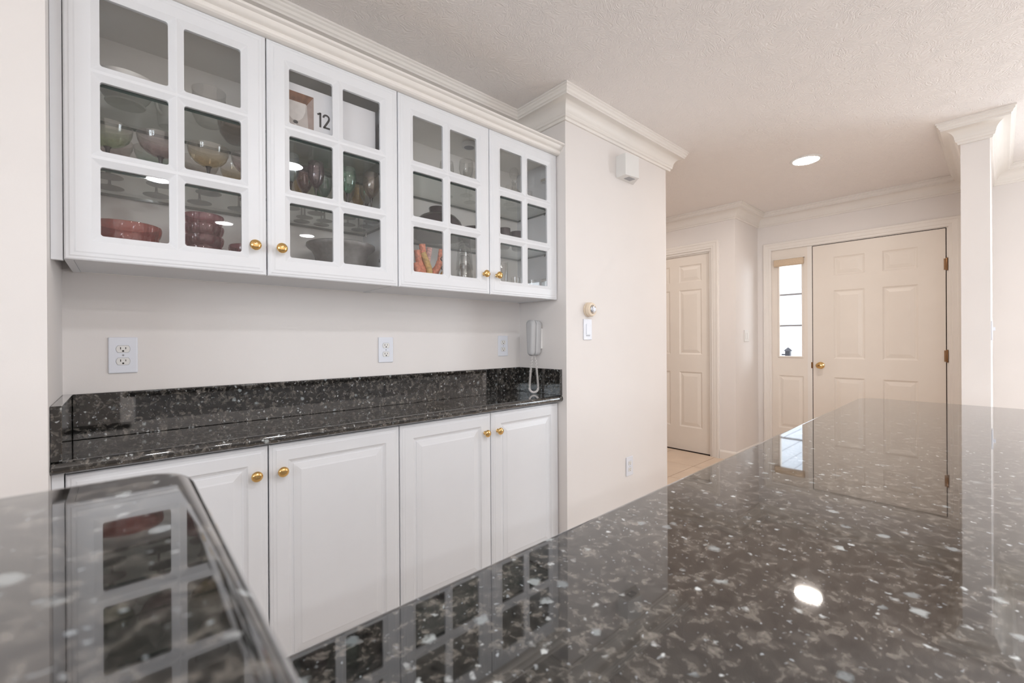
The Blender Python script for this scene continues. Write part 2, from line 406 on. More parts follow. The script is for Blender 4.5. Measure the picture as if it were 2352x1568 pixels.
# ------------------------------------------------------------------ crown moulding
CP = [(-.03, -.128), (.010, -.128), (.013, -.122), (.013, -.116), (.020, -.112), (.022, -.106), (.022, -.101)]
for i in range(9):                                  # the big cove
    th = math.pi/2 * i / 8
    CP.append((.024 + .050*(1-math.cos(th)), -.098 + .052*math.sin(th)))
CP += [(.080, -.046), (.080, -.038), (.086, -.034), (.089, -.024), (.095, -.019), (.095, -.011), (.101, -.008), (.101, -.0005), (-.03, -.0005)]
fnc = lambda x, y, h: (x, y, ZC + h)
def crown(n, path, label):
    struct(MB().sweep(path, CP, fnc).build('trim_%d' % n, 'trim_paint', smooth=True, sharp=28), label)
crown(1, [(XK, YW), (XL, YW), (XL, YB), (XR, YB), (XR, YW), (2.785, YW), (2.785, 3.5)], 'cream crown moulding around the cabinet niche and wall block')
crown(2, [(XP, 3.5), (XP, YR), (XE, YR), (XE, .158), (3.72, .158), (3.72, .040), (XE, .040), (XE, YK)], 'cream crown moulding around the entry hall')
# baseboards
BP = [(-.004, 0), (.012, 0), (.012, .075), (.008, .086), (.004, .092), (-.004, .092)]
fb = lambda x, y, h: (x, y, h)
def base(n, path): struct(MB().sweep(path, BP, fb).build('baseboard_%s' % n, 'trim_paint'))
base('pantry', [(XP, PY0-.075), (XP, YR), (XE, YR), (XE, 1.625)])
base('right', [(XR+.002, YW), (2.755, YW), (2.755, 3.5)])
base('stub', [(XE, .158), (3.72, .158), (3.72, .040), (XE, .040), (XE, YK)])

# ------------------------------------------------------------------ doors and casings
CASE = [(0, 0), (0, .008), (.004, .012), (.020, .012), (.023, .016), (.050, .018), (.055, .022), (.070, .022), (.073, .018), (.073, 0)]
def casing(name, y0, y1, ztop, X, label, extra=0.0):
    # y0 < y1; path runs up the far jamb, across, and down
    pth = [(y1, 0.0), (y1, ztop), (y0, ztop), (y0, 0.0)]
    o = MB().sweep(pth, CASE, lambda u, v, h: (X - h, u, v), side=1).build(name, 'trim_paint')
    return struct(o, label)
casing('trim_3', PY0, PY1, PZ, XP, 'cream moulded casing of the pantry door')
casing('trim_4', EY0, EY1, EZ-.005, XE, 'cream moulded casing around front door and sidelight')

def rect_ring(m, loops, fn, mi=0, fill=True):
    """loops: list of (u0,u1,v0,v1,depth) concentric rectangles joined by quads; the last one filled"""
    k = len(m.v)
    for (u0, u1, v0, v1, d) in loops:
        for (u, v) in ((u0, v0), (u1, v0), (u1, v1), (u0, v1)): m.v.append(fn(u, v, d))
    for i in range(len(loops)-1):
        for j in range(4):
            A = k+4*i+j; Bq = k+4*i+(j+1) % 4; m.f.append((A, Bq, Bq+4, A+4)); m.mi.append(mi)
    if fill:
        e_ = k+4*(len(loops)-1); m.f.append((e_, e_+1, e_+2, e_+3)); m.mi.append(mi)
def grid_face(m, us, vs, skip, fn, d, mi=0):
    for i in range(len(us)-1):
        for j in range(len(vs)-1):
            if (i, j) in skip: continue
            k = len(m.v)
            for (u, v) in ((us[i], vs[j]), (us[i+1], vs[j]), (us[i+1], vs[j+1]), (us[i], vs[j+1])): m.v.append(fn(u, v, d))
            m.f.append((k, k+1, k+2, k+3)); m.mi.append(mi)
def panel_door(slab_name, W, Ht, thick, cols, rows, fn, parent, sub_parent_name=None):
    """six-panel door; cols/rows are the (start, end) of the panel openings"""
    m = MB()
    us = [0] + [q for c in cols for q in c] + [W]; vs = [0] + [q for c in rows for q in c] + [Ht]
    skip = {(2*i+1, 2*j+1) for i in range(len(cols)) for j in range(len(rows))}
    grid_face(m, us, vs, skip, fn, 0.0)
    rect_ring(m, [(0, W, 0, Ht, 0.0), (0, W, 0, Ht, thick)], fn)
    o = m.build(slab_name, 'door_paint', parent)
    for (u0, u1) in cols:
        for (v0, v1) in rows:
            pm = MB()
            L_ = lambda i, d: (u0+i, u1-i, v0+i, v1-i, d)
            rect_ring(pm, [L_(0, thick*.6), L_(0, 0), L_(.006, .004), (u0+.012, u1-.012, v0+.012, v1-.012, .008), L_(.020, .0085), L_(.024, .007), L_(.046, .0025), L_(.049, .0018)], fn)
            pm.build('panel', 'door_paint', o)
    return o
# pantry door, set back in its jamb
d1 = thing('door_1', 'cream six-panel pantry door at the back of the hall', None, (XP, (PY0+PY1)/2, 0), kind='structure')
j = MB(); j.box(XP+.001, XP+.125, PY0, PY0+.018, 0, PZ); j.box(XP+.001, XP+.125, PY1-.018, PY1, 0, PZ); j.box(XP+.001, XP+.125, PY0+.018, PY1-.018, PZ-.018, PZ)
j.box(XP+.018, XP+.034, PY0+.018, PY0+.030, 0, PZ-.018); j.box(XP+.018, XP+.034, PY1-.030, PY1-.018, 0, PZ-.018); j.box(XP+.018, XP+.034, PY0+.030, PY1-.030, PZ-.030, PZ-.018)
j.build('jamb', 'trim_paint', d1)
W1 = PY1 - PY0 - .040
dz = .012
z_ = lambda v: H + v - dz
colsP = [(.096, .336), (W1-.336, W1-.096)]
rowsP = [(z_(-.915), z_(-.338)), (z_(-.158), z_(.512)), (z_(.590), z_(.768))]
panel_door('slab', W1, PZ-.021-dz, .035, colsP, rowsP, lambda u, v, d: (XP+.036+d, PY0+.020+u, dz+v), d1)
B(XP+.045, XP+.11, PY0+.02, PY1-.02, .0, .010).build('threshold', 'gap_dark', d1)

# front door with its hinges and knob
d2 = thing('door_2', 'cream six-panel front door with brass knob and dark hinges', None, (XE, .75, 0), kind='structure')
DY0, DY1, DZ = .2915, 1.2035, H + .882
zt = .022
W2 = DY1 - DY0 - .008
fd2 = lambda u, v, d: (XE+.004+d, DY1-.004-u, zt+v)
zz = lambda v: H + v - zt
panel_door('slab', W2, DZ-zt-.004, .044, [(.163, .392), (W2-.392, W2-.163)],
           [(zz(-.905), zz(-.362)), (zz(-.190), zz(.445)), (zz(.580), zz(.757))], fd2, d2)
j = MB(); j.box(XE+.003, XE+.13, EY0, DY0-.002, 0, EZ); j.box(XE+.003, XE+.13, DY1+.002, DY1+.040, 0, EZ); j.box(XE+.003, XE+.13, DY0-.002, DY1+.002, DZ+.002, EZ)
j.build('jamb', 'trim_paint', d2)
g_ = MB(); g_.box(XE+.010, XE+.05, DY0-.002, DY0+.004, zt, DZ); g_.box(XE+.010, XE+.05, DY1-.004, DY1+.002, zt, DZ); g_.box(XE+.010, XE+.05, DY0+.004, DY1-.004, DZ-.004, DZ+.002)
g_.build('weatherstrip', 'gap_dark', d2)
B(XE-.02, XE+.14, DY0, DY1, 0, zt-.004, bev=.003).build('threshold', 'aged_brass', d2)
for zc in (.590, -.148, -.90):
    hm = MB(); hm.lathe([(0, -.051), (.005, -.051), (.0065, -.048), (.0065, .048), (.005, .051), (0, .051)], (XE-.003, DY0-.004, H+zc), 10)
    hm.box(XE-.001, XE+.003, DY0-.001, DY0+.014, H+zc-.045, H+zc+.045)
    hm.build('hinge', 'aged_brass', d2, smooth=True)
kn = MB(); kc = (XE+.004, 1.140, H-.256)
kn.lathe([(0, 0), (.032, 0), (.033, .003), (.030, .007), (.014, .011), (.011, .020), (.012, .030), (.022, .037), (.0275, .048), (.0275, .056), (.023, .064), (.012, .068), (.008, .068), (.0075, .066), (0, .066)], kc, 24, 'x-')
kob = kn.build('door_knob', 'brass', d2, smooth=True)
MB().lathe([(0, .0), (.0065, .0), (.0065, .0025), (0, .0025)], (kc[0]-.066, kc[1], kc[2]), 14, 'x-').build('lock_cylinder', 'aged_brass', kob)
B(XE-.001, XE+.012, DY1-.003, DY1+.012, H-.285, H-.228, bev=.002).build('strike_plate', 'aged_brass', d2)

# sidelight
s1 = thing('window_1', 'narrow sidelight window beside the front door', None, (XE, 1.40, 0), kind='structure')
SY0, SY1 = DY1+.040, EY1
GY0, GY1, GZ0, GZ1 = 1.290, 1.485, H-.176, H+.745
m = MB()
fs = lambda u, v, d: (XE+.006+d, SY1-u, v)
SW = SY1 - SY0
us = [0, SY1-GY1-.012, SY1-GY0+.012, SW]
vs = [0.0, H-.892, H-.366, GZ0-.012, GZ1+.012, EZ]
grid_face(m, us, vs, {(1, 1), (1, 3)}, fs, 0.0)
rect_ring(m, [(0, SW, 0, EZ, 0), (0, SW, 0, EZ, .045)], fs, fill=False)
grid_face(m, us, vs, {(1, 3)}, fs, .045)
sl = m.build('sidelight_frame', 'door_paint', s1)
pm = MB(); L_ = lambda i, d: (us[1]+i, us[2]-i, vs[1]+i, vs[2]-i, d)
rect_ring(pm, [L_(0, .03), L_(0, 0), L_(.006, .004), L_(.012, .008), L_(.020, .0085), L_(.040, .0025), L_(.043, .0018)], fs)
pm.build('panel', 'door_paint', s1)
gm = MB(); gp = [(0, .045), (0, -.006), (-.004, -.009), (-.010, -.009), (-.014, -.004), (-.014, .02), (-.014, .045)]
gm.sweep([(us[1], vs[3]), (us[2], vs[3]), (us[2], vs[4]), (us[1], vs[4])], gp, fs, closed=True, side=1)
gm.build('glazing_bead', 'door_paint', s1)
mun = [GZ0 + (GZ1-GZ0)*k for k in (0, .334, .668, 1.0)]
MUN = [GZ0, H+.128, H+.437, GZ1]
for i in range(3):
    B(XE+.026, XE+.032, GY0-.012, GY1+.012, MUN[i]+.004, MUN[i+1]-.004).build('pane', 'window_glass', s1)
for zc in MUN[1:3]:
    B(XE+.020, XE+.038, GY0-.012, GY1+.012, zc-.008, zc+.008, bev=.002).build('glazing_bar', 'grey_mark', s1)
bl = thing('roller_blind', 'rolled up tan fabric blind at the top of the sidelight', 'blind', (XE, 1.40, H+.76))
bm_ = MB(); bm_.box(XE-.040, XE+.004, 1.268, 1.524, H+.722, H+.786, bev=.010, seg=2); bm_.build('fabric_roll', 'blind_fabric', bl, smooth=True)
B(XE-.032, XE+.004, 1.262, 1.530, H+.786, H+.794, bev=.001).build('head_rail', 'trim_paint', bl)
B(XE-.036, XE-.030, 1.270, 1.522, H+.716, H+.724, bev=.002).build('hem_bar', 'blind_fabric', bl)

# outside the front door: porch with siding boards
pw = struct(B(XE+.16, 8.4, 1.78, 1.86, -.1, 2.75).build('wall_porch', 'siding'), 'white clapboard porch wall outside the sidelight')
sb = MB(); sb.add([(0, 0, 0), (3.2, 0, 0), (3.2, -.018, 0), (0, -.018, 0), (0, 0, .16), (3.2, 0, .16), (3.2, -.004, .16), (0, -.004, .16)],
                  [(0, 1, 2, 3), (4, 7, 6, 5), (0, 4, 5, 1), (1, 5, 6, 2), (2, 6, 7, 3), (3, 7, 4, 0)])
sbm = sb.mesh('siding_board', 'siding')
for i in range(17): place('siding_board', sbm, pw, (XE+.17, 1.78, -.05 + .155*i))
pc = struct(B(XE+.16, 6.6, -.6, 1.77, 2.52, 2.58).build('ceiling_porch', 'siding'))
pbm = B(0, 1.64, 0, .138, 0, .012, bev=.003).mesh('plank', 'siding')
for i in range(16): place('plank', pbm, pc, (XE+.17, -.55 + .143*i, 2.508))
struct(B(XE+.14, 9, -2, 1.78, -.16, -.06).build('floor_porch', 'porch_slab'))
ln = thing('porch_lantern', 'small dark lantern on the porch wall outside the sidelight', 'lantern', (5.95, 1.70, H-.235))
lm = MB(); lm.box(5.925, 5.975, 1.675, 1.725, H-.225, H-.150); lm.build('lantern_body', 'lantern_metal', ln)
MB().lathe([(.046, 0), (.028, .022), (.008, .040), (0, .044)], (5.95, 1.70, H-.150), 4).build('lantern_roof', 'lantern_metal', ln)
B(5.94, 5.96, 1.725, 1.763, H-.20, H-.185).build('bracket', 'lantern_metal', ln)
B(5.932, 5.968, 1.682, 1.718, H-.235, H-.225).build('lantern_base', 'lantern_metal', ln)

# ------------------------------------------------------------------ recessed ceiling lights
def recessed(x, y, lamp, label, watts_r=.074):
    rt = thing('recessed_light', label, 'ceiling light', (x, y, ZC), 'recessed ceiling lights')
    MB().lathe([(.078, -.004), (.080, -.007), (.094, -.006), (.099, -.001), (.099, 0), (.078, 0)], (x, y, ZC), 40, close=True).build('trim_ring', 'plastic_ivory', rt, smooth=True)
    MB().lathe([(0, -.0045), (.078, -.0042)], (x, y, ZC), 28).build('lens', lamp, rt)
recessed(3.640, .922, 'lamp_warm', 'lit recessed light in the hall ceiling near the front door')
recessed(.226, -1.222, 'lamp_cool', 'recessed kitchen light behind the viewer, mirrored in the left cabinet door')
recessed(.828, -2.380, 'lamp_cool', 'recessed kitchen light far behind the viewer on the left')
recessed(.918, -.259, 'lamp_cool', 'recessed kitchen light directly over the stone island')
recessed(1.672, -2.400, 'lamp_cool', 'recessed kitchen light far behind the viewer on the right')
recessed(3.560, 2.620, 'lamp_hall_fill', 'unseen recessed light added to brighten the hall by the pantry door')  # out of view, added to lift the hall and entry light

# ------------------------------------------------------------------ cabinet doors
DP = 1.5643                                   # front plane of all cabinet doors
DW, DH, STEP, DX0 = .4547, .762, .4585, -.1080
ZU = H + .2119                                # bottom of the upper doors
fl_ = lambda u, v, d: (u, d, v)
PU = [(.0675, .2095), (.2455, .3875)]; PV = [(.067, .249), (.290, .472), (.513, .695)]
def rr_pts(u0, u1, v0, v1, rad, n=4):
    out = []
    for (cu, cv, a0) in ((u0+rad, v0+rad, math.pi), (u1-rad, v0+rad, 1.5*math.pi), (u1-rad, v1-rad, 0), (u0+rad, v1-rad, .5*math.pi)):
        out.append([(cu + rad*math.cos(a0 + .5*math.pi*k/n), cv + rad*math.sin(a0 + .5*math.pi*k/n)) for k in range(n+1)])
    return out
EDGE = [(0, .020), (0, .0065), (.003, .0038), (.008, .0032), (.011, .0016), (.018, .0012), (.0215, 0)]
def upper_door_mesh():
    m = MB(); bw = .0168
    rect_ring(m, [(i, DW-i, i, DH-i, d) for i, d in EDGE], fl_, fill=False)
    i0 = EDGE[-1][0]
    us = [i0] + [q for c in PU for q in (c[0]-bw, c[1]+bw)] + [DW-i0]; vs = [i0] + [q for c in PV for q in (c[0]-bw, c[1]+bw)] + [DH-i0]
    sk = {(2*i+1, 2*j+1) for i in range(2) for j in range(3)}
    grid_face(m, us, vs, sk, fl_, 0)
    us2 = [0] + [q for c in PU for q in c] + [DW]; vs2 = [0] + [q for c in PV for q in c] + [DH]
    grid_face(m, us2, vs2, sk, fl_, .020)
    for (u0, u1) in PU:
        for (v0, v1) in PV:
            arcs = rr_pts(u0, u1, v0, v1, .0065)
            k = len(m.v)
            for (u, v) in ((u0-bw, v0-bw), (u1+bw, v0-bw), (u1+bw, v1+bw), (u0-bw, v1+bw)): m.v.append(fl_(u, v, 0))
            inner = []
            for arc in arcs:
                row = []
                for (u, v) in arc: row.append(len(m.v)); m.v.append(fl_(u, v, .0095))
                inner.append(row)
            for c in range(4):
                for q in range(4): m.f.append((k+c, inner[c][q+1], inner[c][q])); m.mi.append(0)
                n_ = (c+1) % 4; m.f.append((k+c, k+n_, inner[n_][0], inner[c][-1])); m.mi.append(0)
            ring = [q for row in inner for q in row]; b0 = len(m.v)
            for q in ring: x_, y_, z__ = m.v[q]; m.v.append((x_, .020, z__))
            for q in range(len(ring)):
                q2 = (q+1) % len(ring); m.f.append((ring[q], ring[q2], b0+q2, b0+q)); m.mi.append(0)
    return m.mesh('door', 'cabinet_white')
UDM = upper_door_mesh()
PANE = B(0, .142+.008, .0, .004, 0, .182+.008).mesh('pane', 'pane_glass')
KNOB = MB().lathe([(0, 0), (.0085, 0), (.009, .002), (.0065, .004), (.0055, .009), (.0065, .013), (.0125, .016), (.0162, .0205), (.0165, .0235), (.0145, .0275), (.008, .0305), (0, .0315)], (0, 0, 0), 28, 'y-').mesh('knob', 'brass', smooth=True, sharp=60)
hg = MB(); hg.box(-.024, .024, 0, .012, -.022, .022, bev=.003); hg.box(-.010, .010, .012, .060, -.008, .008, bev=.002)
HINGE = hg.mesh('hinge', 'chrome')
ZL = H - .3334; LH = .775
lm = MB(); fr = .0555
rect_ring(lm, [(i, DW-i, i, LH-i, d) for i, d in EDGE] + [(fr, DW-fr, fr, LH-fr, 0)], fl_, fill=False)
rect_ring(lm, [(0, DW, 0, LH, .020), (fr, DW-fr, fr, LH-fr, .020)], fl_, fill=False)
LDM = lm.mesh('door', 'cabinet_white')
lm = MB()
rect_ring(lm, [(fr+i, DW-fr-i, fr+i, LH-fr-i, d) for i, d in ((0, .016), (0, 0), (.005, .0045), (.011, .0075), (.016, .0075), (.018, .0055), (.021, .005), (.036, .0022), (.041, .0008))], fl_)
LPM = lm.mesh('panel', 'cabinet_white')
def knob_x(i): return DX0 + STEP*(1 if i < 2 else 3) + (-.0375 if i % 2 == 0 else .0375)
SHT, SHL = H + .686, H + .4645                # tops of the two glass shelves
FLOORZ = H + .232
for k, lab in ((0, 'white glazed wall cabinet on the left, with coupe glasses and wine glasses'), (1, 'white glazed wall cabinet on the right, next to the wall phone')):
    x0 = DX0 + STEP*2*k; x1 = x0 + STEP*2
    if k == 1: x1 = XR - .004
    rt = thing('wall_cabinet', lab, 'cabinet', (x0, DP, ZU), 'glazed wall cabinets in the niche')
    y0, y1 = DP + .0205, YB - .001; th = .017; zt_ = H + .974
    def P(n, *b, mt='cabinet_inside', bev=0): return B(*b, bev=bev).build(n, mt, rt)
    P('side_panel', x0, x0+th, y0, y1, ZU+.001, zt_, mt='cabinet_white'); P('side_panel', x1-th, x1, y0, y1, ZU+.001, zt_, mt='cabinet_white')
    P('bottom_panel', x0+th+.0006, x1-th-.0006, y0, y1-.006, ZU+.0025, FLOORZ, mt='cabinet_white')
    P('top_panel', x0+th, x1-th, y0, y1-.006, H+.948, zt_)
    P('back_panel', x0+th, x1-th, y1-.006, y1, ZU+.001, zt_)
    for zs in (SHT, SHL):
        s_ = MB(); xa, xb, ya, yb, za, zb = x0+th+.002, x1-th-.002, 1.588, 1.853, zs-.0095, zs
        v = [(x_, y_, z__) for x_ in (xa, xb) for y_ in (ya, yb) for z__ in (za, zb)]
        s_.add(v, [(0, 2, 6, 4), (1, 5, 7, 3)], 0); s_.add(v, [(0, 1, 3, 2), (4, 6, 7, 5), (0, 4, 5, 1), (2, 3, 7, 6)], 1)
        s_.build('glass_shelf', ['shelf_glass', 'shelf_edge'], rt)
        for xx in (x0+th+.004, x1-th-.004):
            for yy in (1.64, 1.82): MB().lathe([(0, -.016), (.003, -.016), (.003, -.0098), (0, -.0098)], (xx, yy, zs), 8).build('shelf_peg', 'chrome', rt)
    if k == 0:
        B(XL+.0008, x0-.0008, 1.578, 1.596, H+.209, zt_).build('filler_strip', 'cabinet_white', rt)
    for i in (2*k, 2*k+1):
        dx = DX0 + STEP*i + .0019
        do = place('door', UDM, rt, (dx, DP, ZU))
        for (u0, u1) in PU:
            for (v0, v1) in PV: place('pane', PANE, do, (dx+u0-.004, DP+.0125, ZU+v0-.004))
        place('knob', KNOB, do, (knob_x(i), DP, H+.3005))
        hx = dx + .034 if i % 2 == 0 else dx + DW - .034
        for hz in (.105, .640): place('hinge', HINGE, do, (hx, DP+.0205, ZU+hz))
# cornice running over both wall cabinets
YD = DP
KP = [(-.10, 0), (.004, 0), (.013, .0015), (.0185, .0065), (.0205, .0130), (.0185, .0190), (.0205, .0200), (.027, .0215), (.033, .0265), (.0370, .0345), (.0385, .0375), (.0470, .0390), (.0505, .0415), (.0505, .0485), (-.10, .0485)]
struct(MB().sweep([(XL+.001, YD), (XR-.001, YD)], KP, lambda x, y, h: (x, y, H+.9745+h)).build('trim_5', 'trim_paint', smooth=True, sharp=30), 'white moulded cornice along the top of the wall cabinets')

# base cabinets
for k, lab in ((0, 'white base cabinet on the left, partly behind the raised bar end'), (1, 'white base cabinet on the right, below the wall phone')):
    x0 = DX0 + STEP*2*k; x1 = x0 + STEP*2
    if k == 1: x1 = XR - .002
    rt = thing('base_cabinet', lab, 'cabinet', (x0, DP, 0), 'white base cabinets in the niche')
    y0, y1 = DP + .0215, YB - .001; zb, zt_ = .062, H - .3265
    bd = MB(); th = .017
    for b in ((x0, x0+th, y0, y1, zb, zt_), (x1-th, x1, y0, y1, zb, zt_), (x0+th, x1-th, y0, y1, zb, zb+th), (x0+th, x1-th, y1-.006, y1, zb+th, zt_), (x0+th, x1-th, y0, y1-.006, zt_-th, zt_)): bd.box(*b)
    bd.build('body', 'cabinet_white', rt)
    B(x0+.001, x1-.001, y0+.04, y0+.055, 0, zb).build('toe_kick', 'cabinet_white', rt)
    B(x0+.001, x1-.001, y0+.058, y1, 0, zb).build('plinth', 'cabinet_inside', rt)
    if k == 0: B(XL+.0008, x0-.0008, DP+.003, DP+.021, 0, zt_).build('filler_strip', 'cabinet_white', rt)
    for i in (2*k, 2*k+1):
        dx = DX0 + STEP*i + .0019
        do = place('door', LDM, rt, (dx, DP, ZL-LH))
        place('panel', LPM, do, (dx, DP, ZL-LH))
        place('knob', KNOB, do, (knob_x(i), DP, H-.4205))

# ------------------------------------------------------------------ stone: niche worktop with upstands
wt = thing('niche_worktop', 'dark speckled granite worktop with upstands in the cabinet niche', 'worktop', ((XL+XR)/2, 1.70, H-.293))
ZT = H - .293; rn = .0165
prof = [(YB-.001, ZT), ]
for i in range(9):
    th = math.pi/2 + math.pi*i/8; prof.append((1.551 + rn*math.cos(th), ZT - rn + rn*math.sin(th)))
prof.append((YB-.001, ZT-2*rn))
m = MB(); n = len(prof)
for xx in (XL+.001, XR-.001):
    for (y_, z__) in prof: m.v.append((xx, y_, z__))
for i in range(n): m.f.append((i, (i+1) % n, n+(i+1) % n, n+i)); m.mi.append(0)
m.f += [tuple(range(n)), tuple(range(2*n-1, n-1, -1))]; m.mi += [0, 0]
m.build('slab', 'granite', wt, smooth=True, sharp=50)
ZS = H - .1555
B(XL+.022, XR-.021, YB-.0205, YB-.0005, ZT+.0004, ZS, bev=.0012).build('upstand', 'granite', wt)
B(XL+.0008, XL+.0212, 1.540, YB-.0005, ZT+.0004, ZS, bev=.0012).build('upstand', 'granite', wt)
B(XR-.0205, XR-.0008, 1.540, YB-.0005, ZT+.0004, ZS, bev=.0012).build('upstand', 'granite', wt)

def slab(name, x0, x1, y0, y1, radii, zt_, thick, parent, nose=.0145):
    """stone slab with rounded plan corners and a bullnose edge"""
    m = MB(); rows = []
    def outline(ins, z):
        out = []
        for (cx, cy, sx, sy, a0, rad) in ((x0, y0, 1, 1, math.pi, radii[0]), (x1, y0, -1, 1, 1.5*math.pi, radii[1]), (x1, y1, -1, -1, 0, radii[2]), (x0, y1, 1, -1, .5*math.pi, radii[3])):
            rr = max(rad-ins, .0004)
            ox, oy = cx + sx*(rad if rad > ins else ins + .0004), cy + sy*(rad if rad > ins else ins + .0004)
            for k in range(13):
                th = a0 + .5*math.pi*k/12; out.append((ox + rr*math.cos(th), oy + rr*math.sin(th), z))
        return out
    steps = 20
    for i in range(steps+1):
        th = math.pi/2 - math.pi*i/steps
        rows.append(outline(nose*(1-math.cos(th)), zt_ - thick/2 + thick/2*math.sin(th)))
    n = len(rows[0])
    for r_ in rows: m.v += r_
    for i in range(len(rows)-1):
        for k in range(n): m.f.append((i*n+k, i*n+(k+1) % n, (i+1)*n+(k+1) % n, (i+1)*n+k)); m.mi.append(0)
    m.f.append(tuple(range(n))); m.f.append(tuple(range((len(rows)-1)*n, len(rows)*n))); m.mi += [0, 0]
    return m.build(name, 'granite', parent, smooth=True, sharp=40)
isl = thing('kitchen_island', 'long dark granite topped island in the foreground on the right', 'island', (.10, .431, 0))
slab('worktop', .004, 2.628, -.62, .4335, (.005, .09, .09, .005), H-.28, .030, isl)
ib = MB(); ib.box(.06, 2.56, -.56, .395, .09, H-.3105); ib.box(.09, 2.53, -.50, .34, 0, .09)
ibo = ib.build('body', 'cabinet_white', isl)
for i in range(5):
    xa = .085 + .495*i; pm = MB()
    rect_ring(pm, [(xa+q, xa+.47-q, .13+q, .82-q, d) for q, d in ((0, .001), (0, -.016), (.055, -.016), (.062, -.009), (.075, -.009), (.100, -.014))], lambda u, v, d: (u, .395-d, v))
    pm.build('side_panel', 'cabinet_white', isl)
isl.rotation_euler = (0, 0, math.radians(.45))
bar = thing('raised_bar', 'raised dark granite bar end with rounded corner in the left foreground', 'bar counter', (-.6, .25, 0))
slab('bar_top', -2.4, .0425, .055, .4325, (.01, .03, .032, .01), H-.0975, .030, bar)
B(-2.4, -.006, .13, .36, 0, H-.128).build('pony_wall', 'wall_paint', bar)
B(-2.4, -.006, .36, .372, .0, .09).build('bar_baseboard', 'trim_paint', bar)

# ------------------------------------------------------------------ outlets, switches and wall devices (all on walls facing the room)
OUTL = {}
def outlet_meshes():
    OUTL['plate'] = B(-.0352, .0352, -.0062, 0, -.057, .057, bev=.0028, seg=2).mesh('cover_plate', 'plastic_white')
    def face(rad, flat, d0, d1):
        m = MB(); pts = []
        for i in range(32):
            th = 2*math.pi*i/32; pts.append((rad*math.cos(th), max(-flat, min(flat, rad*math.sin(th)))))
        for d in (d0, d1): m.v += [(u, -d, v) for (u, v) in pts]
        for i in range(32): m.f.append((i, (i+1) % 32, 32+(i+1) % 32, 32+i)); m.mi.append(0)
        m.f.append(tuple(range(32, 64))); m.mi.append(0); return m
    OUTL['rim'] = face(.0172, .0118, .004, .0064).mesh('socket_gap', 'grey_mark')
    OUTL['face'] = face(.0163, .0109, .004, .0078).mesh('socket', 'plastic_ivory')
    s_ = MB(); s_.box(-.0072, -.0052, -.0082, -.0072, -.0010, .0062); s_.box(.0053, .0070, -.0082, -.0072, -.0002, .0058)
    s_.lathe([(0, .0072), (.0027, .0072), (.0027, .0082), (0, .0082)], (0, 0, -.0062), 12, 'y-')
    OUTL['slot'] = s_.mesh('slots', 'slot_dark')
    OUTL['screw'] = MB().lathe([(0, .006), (.0028, .006), (.0024, .0072), (0, .0074)], (0, 0, 0), 10, 'y-').mesh('screw', 'grey_mark')
outlet_meshes()
def outlet(x, y, z, label):
    rt = thing('power_outlet', label, 'outlet', (x, y-.0004, z), 'white duplex power outlets')
    place('cover_plate', OUTL['plate'], rt, (x, y-.0004, z))
    place('screw', OUTL['screw'], rt, (x, y-.0004, z))
    for dz_ in (.0195, -.0195):
        so = place('socket', OUTL['face'], rt, (x, y-.0004, z+dz_)); place('slots', OUTL['slot'], so, (x, y-.0004, z+dz_)); place('socket_gap', OUTL['rim'], so, (x, y-.0004, z+dz_))
outlet(.0045, YB, H-.041, 'white power outlet leftmost on the niche wall, above the worktop')
outlet(.897, YB, H-.041, 'white power outlet in the middle of the niche wall')
outlet(1.599, YB, H-.032, 'white power outlet beside the wall phone')
outlet(2.299, YW, H-.769, 'white power outlet low on the cream wall block')

sw = thing('dimmer_switch', 'white dimmer switch plate below the round thermostat', 'switch', (1.902, YW-.0004, H+.056))
B(1.867, 1.937, YW-.0068, YW-.0004, H-.001, H+.113, bev=.0026, seg=2).build('cover_plate', 'plastic_white', sw)
B(1.886, 1.918, YW-.0105, YW-.006, H+.028, H+.086, bev=.0015).build('paddle', 'plastic_white', sw)
B(1.886, 1.918, YW-.0082, YW-.006, H+.0195, H+.0235).build('slider_track', 'grey_mark', sw)
for zq in (.009, .104): MB().lathe([(0, .006), (.0022, .006), (0, .0074)], (1.902, YW, H+zq), 8, 'y-').build('screw', 'grey_mark', sw)
ts = thing('thermostat', 'round beige thermostat with clear dial on the cream wall block', 'thermostat', (1.908, YW-.0004, H+.164))
tc = (1.908, YW-.0004, H+.164)
MB().lathe([(0, 0), (.037, 0), (.0395, .002), (.0395, .009), (.037, .011), (0, .011)], tc, 40, 'y-').build('wall_ring', 'plastic_beige', ts, smooth=True)
MB().lathe([(.036, .011), (.036, .0135), (0, .0135)], tc, 40, 'y-').build('gap_ring', 'aged_brass', ts)
MB().lathe([(0, .0135), (.0385, .0135), (.0395, .016), (.039, .026), (.035, .033), (.028, .036), (.0245, .036), (.0235, .033), (0, .033)], tc, 40, 'y-').build('cover', 'plastic_beige', ts, smooth=True)
MB().lathe([(0, .033), (.0230, .033), (.0230, .039), (.0210, .041), (.0150, .038), (0, .038)], tc, 32, 'y-').build('dial', 'chrome', ts, smooth=True)
MB().lathe([(0, .038), (.0115, .038), (.0120, .046), (.0105, .049), (0, .0495)], tc, 24, 'y-').build('centre_button', 'plastic_white', ts, smooth=True)

